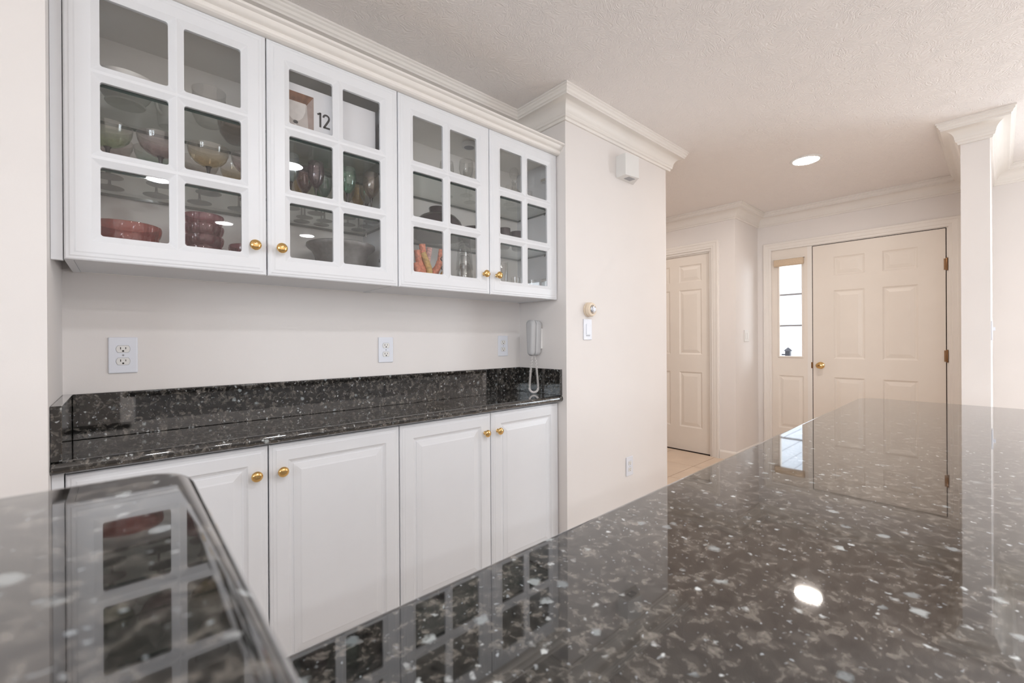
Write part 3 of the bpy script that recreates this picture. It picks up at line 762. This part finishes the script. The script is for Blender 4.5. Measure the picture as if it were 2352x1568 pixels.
ch = thing('door_chime', 'white wedge-shaped chime box high on the cream wall block', 'chime box', (2.26, YW, H+.953))
m = MB(); fp = [(2.180, YW-.0005), (2.174, YW-.070), (2.288, YW-.086), (2.360, YW-.0005)]
for z__ in (H+.953, H+1.078): m.v += [(x_, y_, z__) for x_, y_ in fp]
m.f += [(0, 1, 2, 3), (7, 6, 5, 4)] + [(i, (i+1) % 4, 4+(i+1) % 4, 4+i) for i in range(4)]; m.mi += [0]*6
m.build('housing', 'plastic_ivory', ch)
B(2.225, 2.285, YW-.062, YW-.024, H+.9515, H+.9535).build('sensor_window', 'grey_mark', ch)

fs_ = thing('hall_switch', 'white double rocker switch on the short hall return wall', 'switch', (4.62, YR, H+.03))
B(4.560, 4.674, YR-.0065, YR-.0004, H-.028, H+.086, bev=.0025).build('cover_plate', 'plastic_ivory', fs_)
for xx in (4.594, 4.640): B(xx-.016, xx+.016, YR-.0095, YR-.006, H-.004, H+.062, bev=.0015).build('rocker', 'plastic_ivory', fs_)
bs = thing('toggle_switch', 'white toggle switch on the side of the white wall end', 'switch', (3.86, .0396, H+.02))
B(3.80, 3.87, .0325, .0396, H-.018, H+.096, bev=.0025).build('cover_plate', 'plastic_white', bs)
B(3.831, 3.839, .0225, .033, H+.040, H+.060, bev=.001).build('toggle', 'plastic_white', bs)

# ------------------------------------------------------------------ wall phone
ph = thing('wall_phone', 'grey wall telephone with a coiled cord on the niche side wall', 'telephone', (1.69, 1.696, H-.085))
def loft_x(m, cy, z0, z1, wt_, wb_, layers, n=10):
    """rounded outline in Y/Z, wider at the top, stacked along X; layers (x, inset)"""
    rows = []
    for (x_, ins) in layers:
        pts = []
        rad = .020 - ins*.5
        for (sy, zc, w_, a0) in ((1, z1, wt_, 0), (-1, z1, wt_, .5*math.pi), (-1, z0, wb_, math.pi), (1, z0, wb_, 1.5*math.pi)):
            hw = w_/2 - ins; rr = min(rad, hw*.95)
            cz = (zc - ins - rr*1.15) if zc == z1 else (zc + ins + rr*1.15)
            for k in range(n+1):
                th = a0 + .5*math.pi*k/n; pts.append((x_, cy + sy*(hw - rr) + rr*math.cos(th), cz + rr*1.15*math.sin(th)))
        rows.append([len(m.v)+i for i in range(len(pts))]); m.v += pts
    q = len(rows[0])
    for A, C_ in zip(rows[:-1], rows[1:]):
        for i in range(q): m.f.append((A[i], A[(i+1) % q], C_[(i+1) % q], C_[i])); m.mi.append(0)
    m.f += [tuple(rows[0]), tuple(reversed(rows[-1]))]; m.mi += [0, 0]
    return m
pz0, pz1 = H-.086, H+.109
loft_x(MB(), 1.697, pz0, pz1, .060, .046, [(1.6395, .016), (1.6405, .010), (1.644, .005), (1.650, .0015), (1.658, 0), (1.665, .001), (1.6675, .003)]).build('handset', 'plastic_phone', ph, smooth=True, sharp=50)
loft_x(MB(), 1.697, pz0+.001, pz1-.001, .054, .042, [(1.6672, .002), (1.6702, .002)]).build('seam', 'slot_dark', ph)
loft_x(MB(), 1.697, pz0, pz1-.002, .060, .046, [(1.670, .003), (1.672, .0005), (1.690, 0), (1.705, .002), (1.712, .006), (1.7145, .012)]).build('base', 'plastic_phone', ph, smooth=True, sharp=50)
B(1.714, XR-.0006, 1.682, 1.716, H-.048, H+.064, bev=.002).build('mounting_plate', 'plastic_ivory', ph)
# coiled cord, a loop hanging to just above the worktop
P_ = []; cx_, cy_ = 1.674, 1.697; ux, uy = .72, -.69
def loop_pt(s):      # s 0..1 along the loop: down one strand, round the bottom and up the other
    th = s*2 - 1                     # -1..1
    k = abs(th)
    if k < .30:
        an = (th/.30)*math.pi/2; off = .0235*math.sin(an); z__ = H - .2620 - .0235*math.cos(an)
    else:
        q = (k-.30)/.70; off = (.0235 - .0155*q**1.3)*(1 if th > 0 else -1); z__ = H - .2620 + q*.176
    return Vector((cx_ + ux*off, cy_ + uy*off, z__))
pts = []; turns = 74; per = 9; tot = turns*per; ang = 0.0
prev = None
for i in range(tot+1):
    s_ = i/tot; c = loop_pt(s_); d = (loop_pt(min(1, s_+.002)) - loop_pt(max(0, s_-.002))).normalized()
    e1 = Vector((uy, -ux, 0)).normalized(); e2 = d.cross(e1).normalized()
    k = abs(s_*2-1); rad = .0050 if k < .86 else .0050*max(.12, (1-(k-.86)/.12))
    ang += 2*math.pi/per*(1 if k < .74 else .42)
    pts.append(tuple(c + e1*rad*math.cos(ang) + e2*rad*math.sin(ang)))
MB().tube(pts, .0019, 5).build('coiled_cord', 'plastic_cord', ph, smooth=True, sharp=80)

# ------------------------------------------------------------------ puck light inside the cabinet
pk = thing('puck_light', 'white unlit puck light under the top of the right wall cabinet', 'cabinet light', (1.250, 1.700, H+.948))
MB().lathe([(.031, -.001), (.033, -.003), (.033, -.022), (.030, -.0245), (.025, -.0245), (.0245, -.022), (0, -.022), (0, -.001)], (1.250, 1.700, H+.948), 36).build('housing', 'plastic_ivory', pk, smooth=True)
MB().lathe([(0, -.0224), (.0235, -.0224), (.0235, -.0238), (0, -.0242)], (1.250, 1.700, H+.948), 28).build('lens', 'grey_mark', pk)

# ------------------------------------------------------------------ glassware
def shell(prof_out, wall=.0012):
    """outer profile bottom to top, returned with an inner wall"""
    inner = [(max(r_-wall, 0.0), h_ + (wall if r_ - wall <= .001 else 0)) for r_, h_ in prof_out]
    inner[0] = (0, prof_out[0][1] + wall*1.4)
    return prof_out + list(reversed(inner))
GM = {}
def coupe_meshes(rr=.056):
    foot = [(0, 0), (.034, 0), (.0345, .0012), (.020, .0030), (.007, .007), (.0036, .014)]
    stem = [(.0036, .010), (.0030, .030), (.0034, .060), (.0058, .078), (.009, .083), (0, .083)]
    bowl = [(0, .0832), (.010, .0834), (.022, .087), (.036, .0955), (.047, .108), (.0535, .124), (rr, .143)]
    return foot, stem, bowl
def goblet_meshes(rmax=.0285, hb=.092, ht=.186):
    foot = [(0, 0), (.029, 0), (.0295, .0012), (.016, .0030), (.006, .007), (.0034, .013)]
    stem = [(.0034, .010), (.0028, .035), (.0030, hb-.020), (.0052, hb-.004), (.007, hb), (0, hb)]
    k = ht-hb
    bowl = [(0, hb+.0002), (.008, hb+.0015), (rmax*.58, hb+.14*k), (rmax*.84, hb+.30*k), (rmax*.99, hb+.50*k), (rmax, hb+.64*k), (rmax*.96, hb+.83*k), (rmax*.90, ht)]
    return foot, stem, bowl
def glass_thing(kind, colour, x, y, z, label, group, prof, bowl_mat, stem_mat='stem_dark'):
    rt = thing(kind, label, 'glass', (x, y, z+.0006), group)
    for nm, pr, mt in (('foot', prof[0], stem_mat), ('stem', prof[1], stem_mat)):
        key = (kind, nm, mt, len(pr), pr[-1])
        if key not in GM: GM[key] = MB().lathe(pr, (0, 0, 0), 20).mesh(nm, mt, smooth=True, sharp=60)
        place(nm, GM[key], rt, (x, y, z+.0006))
    key = (kind, 'bowl', bowl_mat, prof[2][-1])
    if key not in GM: GM[key] = MB().lathe(shell(prof[2]), (0, 0, 0), 28).mesh('bowl', bowl_mat, smooth=True, sharp=70)
    place('bowl', GM[key], rt, (x, y, z+.0006))
CG = 'coloured coupe glasses on the lower glass shelf'
cp = coupe_meshes()
for (x, y, c, lab) in ((-.026, 1.670, 'green', 'green coupe glass front left on the lower glass shelf'),
                       (-.024, 1.788, 'rose', 'pale rose coupe glass behind the green one'),
                       (.090, 1.661, 'mauve', 'mauve coupe glass in front of the teal one'),
                       (.086, 1.788, 'teal', 'teal coupe glass behind the mauve ones on the left'),
                       (.207, 1.655, 'amber', 'amber coupe glass at the front of the shelf'),
                       (.198, 1.787, 'smoke', 'smoky coupe glass behind the amber one'),
                       (.322, 1.652, 'mauve', 'mauve coupe glass to the right of the amber one'),
                       (.311, 1.786, 'amber', 'pale amber coupe glass at the back on the right')):
    glass_thing('coupe_glass', c, x, y, SHL, lab, CG, cp, 'coupe_' + c)
WG = 'coloured wine glasses on the lower glass shelf'
gp_ = goblet_meshes(); gw = goblet_meshes(.0315)
for (x, y, c, lab, pf) in ((.445, 1.653, 'blue', 'pale blue wine glass at the left end of the wine glasses', gp_),
                       (.517, 1.744, 'purple', 'purple wine glass just behind the front purple one', gp_),
                       (.526, 1.812, 'amber', 'amber wine glass behind the purple ones', gp_),
                       (.533, 1.665, 'purple', 'purple wine glass at the front of the shelf', gp_),
                       (.590, 1.747, 'blue', 'pale blue wine glass right of the purple ones', gp_),
                       (.600, 1.812, 'emerald', 'green wine glass at the back of the shelf', gp_),
                       (.641, 1.645, 'emerald', 'green wine glass at the front behind the middle glazing bar', gw),
                       (.679, 1.743, 'smoke', 'dark smoky wine glass behind the green one', gp_),
                       (.745, 1.796, 'amber', 'amber wine glass at the back right', gp_),
                       (.748, 1.722, 'clear', 'clear grey wine glass in the right middle', gp_),
                       (.732, 1.640, 'brown', 'brown smoky wine glass at the front right', gw)):
    glass_thing('wine_glass', c, x, y, SHL, lab, WG, pf, 'goblet_' + c)
UG = 'clear stemmed glasses on the upper glass shelf'
gu = goblet_meshes(.034, .075, .165)
for (x, y, lab) in ((1.165, 1.765, 'clear stemmed glass left of the puck light, upper shelf'), (1.225, 1.690, 'clear stemmed glass at the front under the puck light'), (1.300, 1.765, 'clear stemmed glass at the back under the puck light')):
    glass_thing('stemmed_glass', 'clear', x, y, SHT, lab, UG, gu, 'clear_glass', 'clear_glass')
gl_ = goblet_meshes(.018, .045, .095)
for (x, y, lab) in ((1.470, 1.660, 'small clear liqueur glass in front of the decanter on the left'), (1.605, 1.655, 'small clear liqueur glass in front of the decanter on the right')):
    glass_thing('liqueur_glass', 'clear', x, y, SHT, lab, 'small liqueur glasses', gl_, 'clear_glass', 'clear_glass')

def single(name, label, cat, x, y, z, prof, mt, group=None, seg=36, wall=.002, sx=1, sy=1, sharp=50, solid=False):
    o = place(name, MB().lathe(prof if solid else shell(prof, wall), (0, 0, 0), seg, sx=sx, sy=sy).mesh(name, mt, smooth=True, sharp=sharp), None, (x, y, z+.0006))
    return tag(o, label, cat, group)
# upper shelf, left cabinet
single('serving_bowl', 'wide white china bowl on the upper shelf, far left', 'bowl', .013, 1.690, SHT, [(0, 0), (.044, 0), (.046, .004), (.040, .007), (.052, .022), (.065, .046), (.076, .070)], 'ceramic_white', wall=.004)
mg = thing('china_cup', 'white china cup on the upper shelf beside the wide bowl', 'cup', (.118, 1.775, SHT+.0006))
MB().lathe(shell([(0, 0), (.026, 0), (.028, .004), (.031, .030), (.033, .080), (.0345, .118)], .003), (.118, 1.775, SHT+.0006), 30).build('cup_body', 'ceramic_white', mg, smooth=True)
MB().tube([(.118-.021, 1.775-.026, SHT+.030), (.118-.030, 1.775-.037, SHT+.034), (.118-.036, 1.775-.044, SHT+.058), (.118-.031, 1.775-.038, SHT+.086), (.118-.022, 1.775-.027, SHT+.092)], .004, 8).build('handle', 'ceramic_white', mg, smooth=True)
single('glass_bowl', 'clear glass bowl on the upper shelf above the amber coupe', 'bowl', .212, 1.675, SHT, [(0, 0), (.030, 0), (.034, .004), (.046, .030), (.050, .060), (.044, .090), (.046, .108)], 'clear_glass')
single('smoked_bowl', 'smoky glass bowl on the upper shelf behind the centre frame', 'bowl', .300, 1.765, SHT, [(0, 0), (.024, 0), (.030, .004), (.046, .026), (.053, .055), (.055, .078)], 'smoked_bowl')
# the boxed glass set
bx = thing('glass_set_box', 'white cardboard box of glasses printed with the number 12', 'box', (.572, 1.70, SHT+.0006))
bx0, bx1, by0, by1, bz0, bz1 = .405, .742, 1.620, 1.785, SHT+.0006, H+.889
B(bx0, bx1, by0, by1, bz0, bz1, bev=.0012).build('carton', 'card_white', bx)
def flat(name, pts, mt, d, parent):
    m = MB(); m.v += [(x_, by0-d, z__) for x_, z__ in pts] + [(x_, by0-d+.0003, z__) for x_, z__ in pts]; n = len(pts)
    m.f.append(tuple(range(n))); m.f += [(i, (i+1) % n, n+(i+1) % n, n+i) for i in range(n)]; m.mi += [0]*(n+1); return m.build(name, mt, parent)
pic = flat('picture', [(.408, H+.712), (.512, H+.712), (.512, H+.861), (.408, H+.861)], 'print_grey', .0004, bx)
flat('picture_block', [(.408, H+.861), (.512, H+.861), (.489, H+.826), (.408, H+.820)], 'print_brown', .0007, pic)
flat('picture_shade', [(.512, H+.861), (.489, H+.826), (.496, H+.712), (.512, H+.712)], 'print_shade', .0006, pic)
gpts = [(.416, .828), (.420, .800), (.428, .778), (.440, .765), (.449, .762), (.449, .735), (.455, .735), (.455, .762), (.464, .765), (.476, .778), (.484, .800), (.486, .828)]
flat('picture_glass', [(x_, H+z__) for x_, z__ in gpts], 'print_light', .0009, pic)
flat('picture_base', [(.4445+.008*math.cos(q*math.pi/6)+.0075, H+.757+.006*math.sin(q*math.pi/6)) for q in range(12)], 'print_dark', .0012, pic)
def stroke(m, path, w, fn):
    n = len(path); Lp, Rp = [], []
    for i in range(n):
        p0 = path[max(i-1, 0)]; p1 = path[min(i+1, n-1)]; dx, dy = p1[0]-p0[0], p1[1]-p0[1]; l = math.hypot(dx, dy)
        nx, ny = -dy/l*w/2, dx/l*w/2; Lp.append((path[i][0]+nx, path[i][1]+ny)); Rp.append((path[i][0]-nx, path[i][1]-ny))
    k = len(m.v); m.v += [fn(*q) for q in Lp] + [fn(*q) for q in Rp]
    for i in range(n-1): m.f.append((k+i, k+i+1, k+n+i+1, k+n+i)); m.mi.append(0)
fp_ = lambda u, v: (u, by0-.0006, v)
m = MB(); zb_, zt2 = H+.764, H+.816
stroke(m, [(.5345, zb_), (.5345, zt2)], .0070, fp_); stroke(m, [(.5365, zt2-.002), (.5245, zt2-.0085)], .0065, fp_)
arc = [(.5455, zt2-.014)] + [(.5553 - .0098*math.cos(math.radians(q)), zt2-.0130+.0098*math.sin(math.radians(q))) for q in range(0, 200, 20)]
arc += [(.5640, zt2-.019), (.5605, zt2-.026), (.5475, zb_+.0035)]
stroke(m, arc, .0068, fp_); stroke(m, [(.5440, zb_+.0034), (.5680, zb_+.0034)], .0068, fp_)
m.build('number_12', 'print_dark', bx)
# cabinet floor, left cabinet
def faceted(h, r0, r1, rows, n, amp=.0042, wall=.004):
    """glass bowl whose wall is covered with pillow-shaped facets"""
    m = MB(); sg, rw = n*6, rows*5
    def ring(rfun, z):
        k = len(m.v)
        for i in range(sg):
            th = 2*math.pi*i/sg; rr = rfun(th); m.v.append((rr*math.cos(th), rr*math.sin(th), z))
        return [k+i for i in range(sg)]
    R = []
    R.append(ring(lambda th: r0*.02, 0)); R.append(ring(lambda th: r0*.93, 0))
    for q in range(rw+1):
        f = q/rw; z = .003 + (h-.003)*f; rb2 = r0 + (r1-r0)*f**.8
        R.append(ring(lambda th: rb2 + amp*(abs(math.sin(n*th/2))*abs(math.sin(math.pi*rows*f)))**.45, z))
    for q in range(6, -1, -1):
        f = q/6; R.append(ring(lambda th: r0 + (r1-r0)*f**.8 - wall, wall + (h-wall)*f if q else wall*1.5))
    R.append(ring(lambda th: r0*.02, wall*1.5))
    for A, C_ in zip(R[:-1], R[1:]):
        for i in range(sg): m.f.append((A[i], A[(i+1) % sg], C_[(i+1) % sg], C_[i])); m.mi.append(0)
    return m
def faceted_thing(name, label, x, y, z, mb, mt, group):
    if (name, mt, len(mb.v)) not in GM: GM[(name, mt, len(mb.v))] = mb.mesh(name, mt, smooth=True, sharp=40)
    return tag(place(name, GM[(name, mt, len(mb.v))], None, (x, y, z+.0006)), label, 'bowl', group)
faceted_thing('faceted_bowl', 'low red faceted glass bowl at the bottom left of the left cabinet', .014, 1.690, FLOORZ, faceted(.105, .055, .079, 3, 14), 'faceted_red', 'faceted glass bowls')
for i, wd in enumerate(('lowest', 'second', 'third', 'topmost')):
    faceted_thing('stacking_bowl', '%s of the four stacked plum faceted bowls' % wd, .198, 1.690, FLOORZ + .0345*i, faceted(.064, .036, .053, 2, 12, .0038, .003), 'faceted_plum', 'stacked plum faceted bowls')
faceted_thing('faceted_bowl', 'low plum faceted glass bowl beside the stack of bowls', .328, 1.690, FLOORZ, faceted(.086, .045, .062, 2, 12), 'faceted_plum', 'faceted glass bowls')
single('grey_planter', 'grey stoneware bowl with flared rim at the bottom of the left cabinet', 'bowl', .643, 1.716, FLOORZ, [(0, 0), (.078, 0), (.082, .005), (.088, .050), (.096, .090), (.106, .112), (.122, .124), (.127, .131), (.126, .139), (.120, .142)], 'ceramic_grey', wall=.006, sy=.98)
# right cabinet
single('dark_dish', 'black glass dish turned upside down with its foot ring on top', 'bowl', 1.085, 1.716, SHL, [(.108, 0), (.110, .004), (.110, .055), (.104, .074), (.082, .098), (.055, .111), (.043, .114), (.040, .120), (.043, .136), (.041, .140), (.030, .138), (.026, .126), (0, .124)], 'black_glass', wall=.003, solid=True)
single('dark_plate', 'flat black glass dish to the right of the upturned one', 'bowl', 1.318, 1.745, SHL, [(0, 0), (.040, 0), (.046, .003), (.070, .040), (.084, .072), (.088, .084)], 'black_glass', wall=.003)
single('dark_cup', 'small black glass cup on the lower shelf, left of the pair', 'cup', 1.4620, 1.690, SHL, [(0, 0), (.020, 0), (.026, .006), (.032, .060), (.031, .104)], 'black_glass', 'small black glass cups', wall=.003)
single('dark_cup', 'small black glass cup on the lower shelf, right of the pair', 'cup', 1.5420, 1.680, SHL, [(0, 0), (.022, 0), (.030, .006), (.037, .060), (.036, .096)], 'black_glass', 'small black glass cups', wall=.003)
for i, wd in enumerate(('bottom', 'middle', 'top')):
    single('upturned_tumbler', 'clear tumbler, %s of the upside-down stack' % wd, 'glass', 1.212, 1.690, FLOORZ + .0495*i, [(.0400, 0), (.0405, .002), (.0360, .060), (.0300, .105), (.0270, .122), (.0220, .1275), (0, .128), (0, .118), (.0200, .117), (.0255, .110), (.0282, .100), (.0340, .060), (.0382, .002)], 'clear_glass', 'stacked clear tumblers', 30, solid=True)
dc = thing('decanter', 'cut glass decanter with ball stopper on the upper shelf', 'decanter', (1.545, 1.705, SHT+.0006))
MB().lathe(shell([(0, 0), (.040, 0), (.044, .005), (.046, .045), (.044, .070), (.030, .095), (.014, .110), (.012, .135), (.017, .148)], .003), (1.545, 1.705, SHT+.0006), 14).build('flask', 'clear_glass', dc, smooth=True, sharp=10)
MB().lathe([(0, .128), (.009, .130), (.010, .150), (.013, .158), (.0215, .170), (.0250, .188), (.0215, .206), (.011, .217), (0, .219)], (1.545, 1.705, SHT+.0006), 26).build('stopper', 'clear_glass', dc, smooth=True)
single('tall_tumbler', 'tall clear tumbler at the bottom of the right cabinet', 'glass', 1.4600, 1.700, FLOORZ, [(0, 0), (.020, 0), (.0215, .003), (.0235, .080), (.0255, .168)], 'clear_glass', wall=.0016)
for (x, y, lab) in ((1.535, 1.690, 'clear shot glass just right of the tall tumbler'), (1.595, 1.705, 'clear shot glass behind the middle glazing bar of the right door'), (1.672, 1.705, 'clear shot glass nearest the right cabinet side')):
    single('shot_glass', lab, 'glass', x, y, FLOORZ, [(0, 0), (.017, 0), (.0185, .004), (.021, .050), (.0235, .094)], 'clear_glass', 'clear shot glasses', 24, .0016)
co = thing('coral_ornament', 'orange and ochre branching coral ornament at the bottom of the right cabinet', 'ornament', (.995, 1.672, FLOORZ+.0006))
MB().lathe([(0, 0), (.045, 0), (.050, .010), (.042, .028), (.022, .045), (0, .050)], (.993, 1.676, FLOORZ+.0006), 16, sy=.8).build('coral_base', 'coral_pink', co, smooth=True)
def branch(pts, rad, mt):
    n = len(pts); P = [Vector((x_, y_, H+z__)) for x_, y_, z__ in pts]; Q = []
    for i in range(n-1):
        for k in range(4): Q.append(P[i].lerp(P[i+1], k/4))
    Q.append(P[-1]); Q2 = [Q[0]] + [(Q[i-1]+Q[i]*2+Q[i+1])/4 for i in range(1, len(Q)-1)] + [Q[-1]]
    rad = rad*1.25; rads = [rad*(1.10-.15*i/len(Q2)) for i in range(len(Q2))]; rads[-1] = rad*1.0
    m = MB().tube(Q2, rads, 12, cap=False); top = Q2[-1]; d = (Q2[-1]-Q2[-2]).normalized()
    m2 = MB().tube([top, top-d*.006], [rad*1.0, rad*.55], 12); m.add(m2.v, m2.f)
    m.build('branch', mt, co, smooth=True, sharp=60)
yb = 1.672
branch([(.985, yb, .255), (.984, yb, .330), (.977, yb+.004, .418)], .0115, 'coral')
branch([(.985, yb-.010, .262), (.962, yb-.012, .305), (.950, yb-.012, .345), (.945, yb-.010, .386)], .0115, 'coral')
branch([(.998, yb-.016, .250), (1.000, yb-.018, .305), (.985, yb-.018, .342), (.968, yb-.016, .378)], .0110, 'ochre')
branch([(1.005, yb, .262), (1.030, yb-.004, .300), (1.050, yb-.004, .322), (1.062, yb-.004, .350)], .0120, 'coral')
branch([(.998, yb+.008, .300), (1.008, yb+.010, .360), (1.018, yb+.010, .408)], .0105, 'coral_pink')
branch([(.985, yb-.014, .246), (.958, yb-.018, .262), (.941, yb-.018, .296), (.934, yb-.016, .330)], .0120, 'coral')
branch([(1.020, yb-.008, .250), (1.060, yb-.010, .268), (1.085, yb-.010, .305)], .0120, 'ochre')
branch([(1.028, yb+.016, .250), (1.070, yb+.018, .330), (1.076, yb+.016, .385), (1.078, yb+.012, .412)], .0080, 'coral')
MB().tube([(1.066 + .009*math.sin(i*.75), yb-.022 - .004*math.cos(i*.5), H+.392 - .0048*i) for i in range(25)], .0026, 6).build('wire', 'wire_dark', co, smooth=True)
